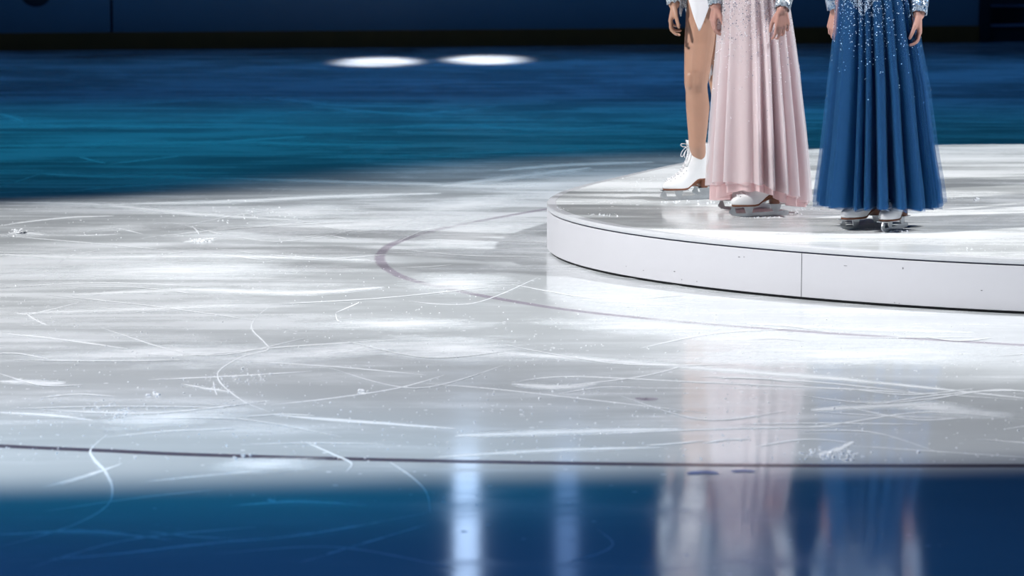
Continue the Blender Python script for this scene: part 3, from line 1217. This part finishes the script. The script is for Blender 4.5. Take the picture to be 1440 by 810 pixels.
# ------------------------------------------------------------------ PERSON: blue gown
def person_blue():
    base = at(1224, 318.2, ZT)
    Y = base.y
    org = (base.x, base.y, ZT)
    t = thing('person', 'person in a deep blue floor-length tulle gown with crystals, standing on the platform', 'person', org)
    fw = Vector((-.38, -.92, 0)).normalized()
    lf = Vector((-fw.y, fw.x, 0))
    W = lambda px, py, dy=0: atY(px, py, Y + dy)
    cx = W(1229, 0).x
    B = MB()
    torso(B, cx, Y, fw, lf, ZT, .82)
    wr = W(1175, 15, .05)
    wl_ = W(1292, 20, -.12)
    shR = Vector((cx, Y, ZT + 1.44)) - lf * .165
    shL = Vector((cx, Y, ZT + 1.44)) + lf * .165
    elR = Vector((shR.x - .035, Y + .06, ZT + 1.17))
    elL = Vector((shL.x + .045, Y - .01, ZT + 1.17))
    arm(B, [shR, elR, wr], [.044, .036, .025])
    arm(B, [shL, elL, wl_], [.044, .036, .025])
    hand(B, wr, (-.12, .0, -1), (.75, .6, 0), (.6, -.8, 0), 1.0, .93)
    hand(B, wl_, (.06, -.08, -1), (-1, .10, 0), (-.10, -1, 0), 1.3, .90)
    # skates: right foot (picture left) turned across, left foot nearer to the camera
    a1 = at(1214, 319.6, ZT)
    a2 = at(1257, 324.6, ZT) + Vector((0, .0, 0))
    p1, p2 = radians(40), radians(60)
    d1, d2 = Vector((-cos(p1), -sin(p1), 0)), Vector((-cos(p2), -sin(p2), 0))
    a1 = Vector((W(1221, 0).x, a1.y - .05, ZT))
    a2 = Vector((W(1260, 0).x, a2.y + .04, ZT))
    for a, d, s in ((a1, d1, -1), (a2, d2, 1)):
        an = a + Vector((0, 0, .175)) - d * .028
        hip = Vector((cx, Y, ZT + .95)) + lf * .085 * s
        kn = hip.lerp(an, .53) + fw * .02
        leg(B, hip, kn, an, d, -d)
    remesh_body(B, 'body', M_SKINP, t, org)
    make_skate(t, a1, p1)
    make_skate(t, a2, p2)
    sk = Skirt([(-46, 1190, 1268), (-20, 1180, 1278), (0, 1174, 1287), (60, 1168, 1298), (120, 1160, 1310), (200, 1150, 1322), (287.5, 1138, 1336)], Y, 11, 19, 1.18)

    def dens(th, z):
        h = (z - ZT)
        v = .8 * max(0, (h - .42) / .58) ** 3.4
        if sin(th) < 0:
            v *= 1.0 + 1.6 * math.exp(-((cos(th) + .35) / .35) ** 2) * (1 if h > .65 else .3)
            # beaded point below the waist
            if abs(cos(th) + .32) < .55 and h > .90 + .30 * abs(cos(th) + .32):
                v = 1.0
        return min(1, v * .9)
    lay = sk.layer('skirt', M_BLUE_LINING, t, org, .91, .54, 0, .006, .010, seed=1)
    sk.layer('tulle_layer', M_BLUE_TULLE, lay, org, .945, .54, .006, .002, .012, seed=2)
    sk.layer('tulle_layer', M_BLUE_OVER, lay, org, 1.0, .52, .012, .000, .012, seed=4,
             extra=both(scatter(5, 1700, dens, .0014, .0027, [M_CRYSB, M_CRYS], lambda r, z: 0 if r.random() < .6 else 1, ZT + .35),
                        scatter(15, 1100, lambda th, z: 1.0 if sin(th) < 0 and z - ZT > .895 + .22 * abs(cos(th) + .45) and z - ZT < 1.03 else 0.0, .0012, .0024, [M_CRYSB, M_CRYS], lambda r, z: 0 if r.random() < .7 else 1, ZT + .88)))
    bodice('bodice', cx, Y, fw, lf, ZT, [M_SEQB], t, org)
    sleeve('sleeve', [shR + Vector((0, 0, .01)), elR, wr + (elR - wr) * .03], [.052, .045, .035], [M_SEQB], t, org, .006)
    sleeve('sleeve', [shL + Vector((0, 0, .01)), elL, wl_ + (elL - wl_) * .01], [.052, .045, .035], [M_SEQB], t, org, .004)
    hair(cx, Y, fw, lf, ZT, t, org)
    return t


# ------------------------------------------------------------------ PERSON: pink gown
def person_pink():
    base = at(1066, 300.1, ZT)
    Y = base.y
    org = (base.x, base.y, ZT)
    t = thing('person', 'person in a pale pink tulle gown with silver sequins, between two other skaters', 'person', org)
    fw = Vector((-.50, -.86, 0)).normalized()
    lf = Vector((-fw.y, fw.x, 0))
    W = lambda px, py, dy=0: atY(px, py, Y + dy)
    cx = W(1056, 0).x
    B = MB()
    torso(B, cx, Y, fw, lf, ZT, .82)
    wr = W(1006, 8, -.05)
    wl_ = W(1100, 13, -.245)
    shR = Vector((cx, Y, ZT + 1.44)) - lf * .165
    shL = Vector((cx, Y, ZT + 1.44)) + lf * .165
    elR = Vector((shR.x - .03, Y + .04, ZT + 1.17))
    elL = Vector((shL.x + .03, Y - .10, ZT + 1.17))
    arm(B, [shR, elR, wr], [.044, .036, .025])
    arm(B, [shL, elL, wl_], [.044, .036, .025])
    hand(B, wr, (-.16, .0, -1), (.92, .3, 0), (.3, -.95, 0), 1.1, .84)
    hand(B, wl_, (.02, -.02, -1), (-.25, .97, 0), (-.97, -.25, 0), 1.2, .88)
    p1, p2 = radians(18), radians(22)
    d1, d2 = Vector((-cos(p1), -sin(p1), 0)), Vector((-cos(p2), -sin(p2), 0))
    a1 = at(1066, 304.2, ZT)       # near skate
    a1.x = W(1074, 0).x
    a2 = at(1056, 294.0, ZT)       # far skate
    for a, d, s in ((a1, d1, 1), (a2, d2, -1)):
        an = a + Vector((0, 0, .175)) - d * .028
        hip = Vector((cx, Y, ZT + .95)) + lf * .085 * s
        leg(B, hip, hip.lerp(an, .53) + fw * .02, an, d, -d)
    remesh_body(B, 'body', M_SKINP, t, org)
    make_skate(t, a1, p1)
    make_skate(t, a2, p2)
    sk = Skirt([(-44, 1020, 1096), (-20, 1014, 1104), (0, 1010, 1110), (60, 1006, 1119), (100, 1002, 1125), (200, 994, 1136), (288, 989, 1143)], Y, 4, 17, 1.15)

    def dens(th, z):
        h = (z - ZT)
        v = max(0, (h - .30) / .7) ** 2.6
        return min(1, v)
    hemf = lambda th: .070 * max(0, -cos(th)) ** 2 + .085 * max(0, -sin(th + .15)) ** 2
    lay = sk.layer('skirt', M_PINK_LINING, t, org, .91, .38, 0, .0, .010, seed=1, hemfn=lambda th: .02 * max(0, -cos(th)) ** 2 + .075 * max(0, -sin(th + .25)) ** 2)
    sk.layer('tulle_layer', M_PINK_TULLE, lay, org, .945, .38, .006, .02, .012, seed=2, hemfn=hemf)
    sk.layer('tulle_layer', M_PINK_OVER, lay, org, 1.0, .36, .012, .022, .014, seed=4, hemfn=hemf,
             extra=both(scatter(9, 3300, dens, .0014, .0030, [M_CRYS, M_CRYSD], lambda r, z: 1 if r.random() < (.12 + .38 * max(0, (z - ZT - .72) / .3)) else 0, ZT + .22),
                        scatter(19, 1300, lambda th, z: max(0, (z - ZT - .72) / .3) if sin(th) < .2 else 0.0, .0012, .0026, [M_CRYS, M_CRYSD], lambda r, z: 1 if r.random() < .3 else 0, ZT + .72)))
    bodice('bodice', cx, Y, fw, lf, ZT, [M_SEQ], t, org)
    sleeve('sleeve', [shR + Vector((0, 0, .01)), elR, wr + (elR - wr) * .005], [.052, .044, .031], [M_SEQ], t, org, .003)
    sleeve('sleeve', [shL + Vector((0, 0, .01)), elL, wl_ + (elL - wl_) * .0], [.052, .045, .034], [M_SEQ], t, org, .003)
    hair(cx, Y, fw, lf, ZT, t, org)
    return t


# ------------------------------------------------------------------ PERSON: white dress
def person_white():
    base = at(976, 281.5, ZT)
    Y = base.y
    org = (base.x, base.y, ZT)
    t = thing('person', 'person in a short white pointed dress with one bare leg showing', 'person', org)
    fw = Vector((-.70, -.71, 0)).normalized()
    lf = Vector((-fw.y, fw.x, 0))
    W = lambda px, py, dy=0: atY(px, py, Y + dy)
    cx = W(991, 0).x
    B = MB()
    torso(B, cx, Y + .05, fw, lf, ZT)
    wr = W(948, 6, -.05)
    shR = Vector((cx, Y + .05, ZT + 1.44)) - lf * .165
    shL = Vector((cx, Y + .05, ZT + 1.44)) + lf * .165
    elR = Vector((shR.x - .045, Y + .03, ZT + 1.17))
    elL = Vector((shL.x + .05, Y + .12, ZT + 1.17))
    wl_ = Vector((shL.x + .02, Y + .14, ZT + .93))
    arm(B, [shR, elR, wr], [.044, .036, .026])
    arm(B, [shL, elL, wl_], [.044, .036, .026])
    hand(B, wr, (-.22, .0, -1), (.97, -.10, -.1), (-.08, -1, 0), 1.15, .92)
    hand(B, wl_, (0, .0, -1), (-.8, .6, 0), (-.6, -.8, 0), 1.0, .92)
    p1 = radians(20)
    d1 = Vector((-cos(p1), -sin(p1), 0))
    a1 = at(979, 280.5, ZT)
    a1.x = W(977.5, 0).x
    r = (.086, .078, .066, .056, .0565, .044, .038)
    hip, kn, an = W(988, 0), W(981.5, 112, -.02), Vector((0, 0, 0))
    an = a1 + Vector((0, 0, .175)) - d1 * .033
    # bare standing leg
    pts = [W(991, -22), W(987, 20), W(983.5, 60), W(980, 98, -.02), W(978.6, 116, -.02), W(979.6, 128, -.01), W(981.2, 150), W(981, 178), W(980.3, 203), an]
    rad = [.088, .074, .070, .0595, .0545, .0515, .0555, .0475, .039, .034]
    B.chain(pts, rad, 20)
    B.capsule(W(971.5, 108, -.045), W(971.5, 119, -.045), .028, .025)
    td = d1
    B.capsule(an, an + td * .05 + Vector((0, 0, -.055)), .033, .026)
    B.capsule(an + td * .03 + Vector((0, 0, -.05)), an + td * .115 + Vector((0, 0, -.088)), .028, .019)
    B.capsule(an, an - td * .028 + Vector((0, 0, -.035)), .033, .026)
    # other leg, behind
    p2 = radians(28)
    d2 = Vector((-cos(p2), -sin(p2), 0))
    a2 = Vector((W(1024, 0).x, a1.y + .24, ZT))
    an2 = a2 + Vector((0, 0, .175)) - d2 * .028
    hip2 = W(1001, -18, .08)
    leg(B, hip2, W(1013, 112, .18), an2, d2, -d2)
    remesh_body(B, 'body', M_SKIN, t, org)
    make_skate(t, a1, p1)
    make_skate(t, a2, p2)

    # pointed wrap skirt: the hem hangs to a point in front and sweeps down at the back
    b = MB()
    n, m = 160, 22
    rings = []
    cyy = Y + .04

    def hemh(th):
        # azimuth in picture terms: th = -pi/2 faces the camera
        d = (th + pi / 2 + pi) % (2 * pi) - pi
        h = 1.02
        h -= .235 * max(0, 1 - abs(d + .22) / .62) ** 1.0        # the point
        if d > .2:
            h -= .12 * min(1, (d - .2) / .5)
        if d > 1.5:
            h -= .30 * min(1, (d - 1.5) / .8)
        if d < -2.4:
            h -= .40 * min(1, (-2.4 - d) / .5)
        return h
    for i in range(m + 1):
        ring = []
        for j in range(n):
            th = 2 * pi * j / n
            z0, z1 = 1.12, hemh(th)
            z = lerp(z0, z1, i / m)
            rx = sinterp([(-1.12, .135), (-1.06, .155), (-.98, .182), (-.90, .186), (-.80, .19), (-.55, .20)], -z)
            fold = 1 - .05 * (i / m) * (.5 + .5 * cos(9 * th + 1.3))
            ring.append((cx + .0 + rx * .78 * fold * cos(th), cyy + rx * .92 * fold * sin(th), ZT + z))
        rings.append(ring)
    b.loft(rings, 0, False, False)
    sk = b.build('skirt', [M_SATIN], t, org)
    so = sk.modifiers.new('thick', 'SOLIDIFY')
    so.thickness = .002
    so.offset = 1
    # silvery net tail with fringe, seen behind the knee
    b = MB()
    rr = random.Random(2)
    cols = []
    K = 26
    for j in range(K + 1):
        u = j / K
        col = []
        jag = rr.uniform(-.035, .02)
        for i in range(15):
            v = i / 14
            px = lerp(lerp(1003, 1020, u), lerp(995, 1012, u), v)
            py = lerp(-10, lerp(112, 96, u), v) + (jag * 300 if i == 14 else 0)
            p = W(px, py, .16 + .05 * sin(u * 9 + v * 2))
            col.append(p)
        cols.append(col)
    vs = [p for c_ in cols for p in c_]
    b.add(vs, [(j * 15 + i, j * 15 + i + 1, (j + 1) * 15 + i + 1, (j + 1) * 15 + i) for j in range(K) for i in range(14)])
    o = b.build('train', [M_WHITE_NET], sk, org)
    o.modifiers.new('thick', 'SOLIDIFY').thickness = .0015
    # beaded tassels at the hip
    b = MB()
    for k in range(11):
        px = 956 + 1.25 * k
        L = [20, 23, 16, 12, 9, 8, 10, 14, 22, 20, 12][k]
        dy = -.02 + .01 * (k % 3)
        b.tube([W(px + 3, -22, dy), W(px + 1, L * .4, dy), W(px, L, dy)], [.006, .0055, .0035], 8)
    b.build('tassel', [M_SEQ], sk, org)
    bodice('bodice', cx, Y + .05, fw, lf, ZT, [M_SATIN], t, org)
    sleeve('sleeve', [shR + Vector((0, 0, .01)), elR, wr + (elR - wr) * .02], [.052, .045, .034], [M_SEQ], t, org, .010)
    sleeve('sleeve', [shL + Vector((0, 0, .01)), elL, wl_ + (elL - wl_) * .02], [.052, .045, .034], [M_SEQ], t, org, .006)
    hair(cx, Y + .05, fw, lf, ZT, t, org)
    return t


PB = person_blue()
PP = person_pink()
PW = person_white()

# ------------------------------------------------------------------ snow crumbs
b = MB()
rs = random.Random(5)


def crumb(p, r):
    n = 7
    rings = []
    q = [rs.uniform(.7, 1.25) for _ in range(n)]
    for t, k in ((0, .8), (.35, 1.0), (.75, .7), (1.0, .25)):
        rings.append([(p[0] + r * k * q[j] * cos(2 * pi * j / n), p[1] + r * k * q[(j + 2) % n] * sin(2 * pi * j / n), p[2] + r * t * 1.0) for j in range(n)])
    b.loft(rings)


for px, py, s, n, rad in ((510, 551, 6, 5, .008), (1180, 640, 30, 40, .006), (1160, 640, 20, 30, .005), (218, 555, 8, 14, .006), (350, 530, 30, 30, .004), (25, 328, 18, 14, .010), (280, 339, 14, 14, .010), (165, 578, 40, 60, .004), (310, 540, 60, 60, .0035), (330, 300, 50, 26, .005), (400, 302, 40, 14, .005), (340, 642, 10, 8, .006), (380, 705, 6, 4, .006), (1290, 637, 4, 2, .008), (780, 560, 60, 14, .005), (1000, 240, 10, 0, .01)):
    for k in range(n):
        x, y = px + rs.gauss(0, s * .6), py + rs.gauss(0, s * .16)
        p = at(x, y)
        crumb((p.x, p.y, .0003), rad * rs.uniform(.3, 1.0))
for k in range(2200):
    x, y = rs.uniform(0, 1440), 290 + 360 * rs.random()
    p = at(x, y)
    if (p.x - PC.x) ** 2 + (p.y - PC.y) ** 2 < 3.4 ** 2:
        continue
    crumb((p.x, p.y, .0003), rs.uniform(.0008, .0032))
sh = b.build('snow_crumbs', [principled('snow', (.86, .88, .9), .7)], smooth=False)
sh['label'] = 'white crumbs of scraped snow scattered over the ice'
sh['category'] = 'snow'
sh['kind'] = 'stuff'
b = MB()
for px, py, sx, sy, n, rad in ((955, 284, 40, 1.6, 26, .004), (1005, 286, 18, 2, 20, .005), (1066, 306, 34, 1.2, 40, .004), (1108, 300, 20, 2.2, 50, .005), (1130, 294, 30, 2, 50, .004), (1215, 322, 30, 1.2, 40, .004), (1258, 325, 9, 2, 60, .007), (1372, 281, 4, 1.6, 12, .008), (1330, 279, 34, .8, 30, .003), (1310, 292, 50, 4, 40, .003), (850, 302, 20, 1.5, 24, .004), (780, 293, 10, 2, 24, .004), (900, 250, 60, 10, 40, .003), (1380, 350, 40, 4, 30, .0025)):
    for k in range(n):
        x, y = px + rs.gauss(0, sx * .6), py + rs.gauss(0, sy * .6)
        p = at(x, y, ZT)
        ph = atan2(p.y - PC.y, p.x - PC.x)
        if (Vector((p.x, p.y, 0)) - PC).length > prad(ph) - .03:
            continue
        q = rad * rs.uniform(.3, 1.0)
        if any(abs((p - l).dot(sd)) < .005 + q * 1.5 and -.13 < (p - l).dot(sx_) < .18 for l, sx_, sd in SKATES):
            continue
        crumb((p.x, p.y, ZT + .0003), q)
sh = b.build('snow_dusting', [principled('shavings', (.84, .87, .9), .5)], plat, (PC.x, PC.y, 0), smooth=False)
sh['kind'] = 'stuff'


# ------------------------------------------------------------------ lights
def gobo_spot(name, loc, energy, color, mask, radius=.15, cone=150):
    """a stage profile light hung above the rink; MASK(t, gx, gy) is the opening of its shutters, by where the beam lands on the ice"""
    ld = bpy.data.lights.new(name, 'SPOT')
    ld.energy = energy
    ld.color = color
    ld.shadow_soft_size = radius
    ld.spot_size = radians(cone)
    ld.spot_blend = .1
    ld.use_nodes = True
    t = NT(ld.node_tree)
    em = t.n('ShaderNodeEmission')
    out = t.n('ShaderNodeOutputLight')
    t.link(em.outputs[0], out.inputs[0])
    g = t.n('ShaderNodeNewGeometry')
    sep = t.n('ShaderNodeSeparateXYZ')
    t.link(g.outputs['Incoming'], sep.inputs[0])
    h = t.m('DIVIDE', loc[2], t.m('MAXIMUM', t.m('ABSOLUTE', sep.outputs[2]), .001))
    X = t.m('ADD', t.m('MULTIPLY', sep.outputs[0], h), loc[0])
    Y = t.m('ADD', t.m('MULTIPLY', sep.outputs[1], h), loc[1])
    t.link(mask(t, X, Y), em.inputs['Strength'])
    ob = bpy.data.objects.new(name, ld)
    COL.objects.link(ob)
    ob.location = loc
    return ob


def halfplane(t, X, Y, a, b, soft, side):
    """1 on the SIDE (+1 far / -1 near) of the ground line a-b"""
    d = (b - a).normalized()
    n = Vector((-d.y, d.x, 0))
    if n.y < 0:
        n = -n
    n = n * side
    v = t.m('ADD', t.m('ADD', t.m('MULTIPLY', X, n.x), t.m('MULTIPLY', Y, n.y)), -(n.x * a.x + n.y * a.y))
    return t.smooth(v, -soft, soft)


def disc(t, X, Y, cx, cy, rx, ry, soft):
    a = t.m('POWER', t.m('DIVIDE', t.m('SUBTRACT', X, cx), rx), 2.0)
    c = t.m('POWER', t.m('DIVIDE', t.m('SUBTRACT', Y, cy), ry), 2.0)
    return t.smooth(t.m('SQRT', t.m('ADD', a, c)), 1 - soft, 1 + soft, 1, 0)


def mask_A(t, X, Y):
    near = halfplane(t, X, Y, at(0, 682), at(1440, 648), .10, 1)
    far = halfplane(t, X, Y, at(0, 287), at(450, 267), .28, -1)
    return t.m('MULTIPLY', near, far)


def mask_B(t, X, Y):
    return disc(t, X, Y, 2.5, 13.9, 4.5, 4.9, .09)


def all_(t, X, Y):
    return t.m('ADD', 1.0, 0.0)


gobo_spot('key_light_front', (-7.0, 8.5, 9.0), 6800, (1, .985, .97), mask_A, .22)
gobo_spot('key_light_right', (9.0, 10.8, 8.0), 5100, (.97, .98, 1), mask_B, .22)
gobo_spot('front_fill', (-1.5, -1.5, 3.3), 3400, (1, .98, .96), lambda t, X, Y: t.m('MULTIPLY', t.smooth(Y, 9.0, 11.5), t.smooth(Y, 16.5, 23, 1, 0)), .5)
gobo_spot('teal_wash', (-3, 21, 9), 880, (.02, .60, 1), lambda t, X, Y: disc(t, X, Y, 0, 19.9, 11, 4.0, .48), .3)
gobo_spot('blue_wash_far', (2, 30, 9), 900, (.055, .37, 1), lambda t, X, Y: disc(t, X, Y, 0, 27.0, 12, 6.2, .38), .3)
gobo_spot('board_wash', (0, 30, 9), 1500, (.10, .37, 1), lambda t, X, Y: halfplane(t, X, Y, at(0, 71.0), at(1377, 59), .25, 1), .3)
gobo_spot('teal_wash_near', (-3, 5, 7), 560, (.02, .65, 1), lambda t, X, Y: disc(t, X, Y, -1.0, 7.8, 1.5, .8, .6), .3)
gobo_spot('blue_wash_near', (-1, 3, 7), 500, (.05, .31, 1), lambda t, X, Y: disc(t, X, Y, -1.6, 7.0, 3.2, 3.0, .6), .3)
for i, (px, py) in enumerate(((530.5, 87), (683.5, 83.8))):
    g = at(px, py)
    gobo_spot('pool_light', (g.x, g.y + 1.5, 8.5), 9500, (.92, .94, 1), lambda t, X, Y, g=g: disc(t, X, Y, g.x, g.y, .40, 1.0, .42), .12, 120)


def lamp_strip(name, px, py, Y, rad, energy, col):
    """an upright strip lamp out of view, made tall for the streak; its face is mirrored in the ice at the given spot"""
    d = ray(px, py)
    d = Vector((d.x, d.y, -d.z))
    g = at(px, py)
    p = g + d * ((Y - g.y) / d.y)
    ld = bpy.data.lights.new(name, 'AREA')
    ld.shape = 'RECTANGLE'
    ld.size = rad * 2
    ld.size_y = 2.0
    ld.energy = energy
    ld.color = col
    ob = bpy.data.objects.new(name, ld)
    COL.objects.link(ob)
    ob.location = p
    ob.rotation_euler = (g - p).to_track_quat('-Z', 'Y').to_euler()
    return ob


lamp_strip('rig_lamp', 656, 752, 40, .17, 6.5, (.50, .69, 1))
lamp_strip('rig_lamp', 797, 745, 40, .15, 1.5, (.30, .52, 1))

w = bpy.data.worlds.new('world')
SC.world = w
w.use_nodes = True
t = NT(w.node_tree)
bg = t.n('ShaderNodeBackground')
o = t.n('ShaderNodeOutputWorld')
t.link(bg.outputs[0], o.inputs[0])
bg.inputs[0].default_value = (.012, .045, .13, 1)
bg.inputs[1].default_value = .5
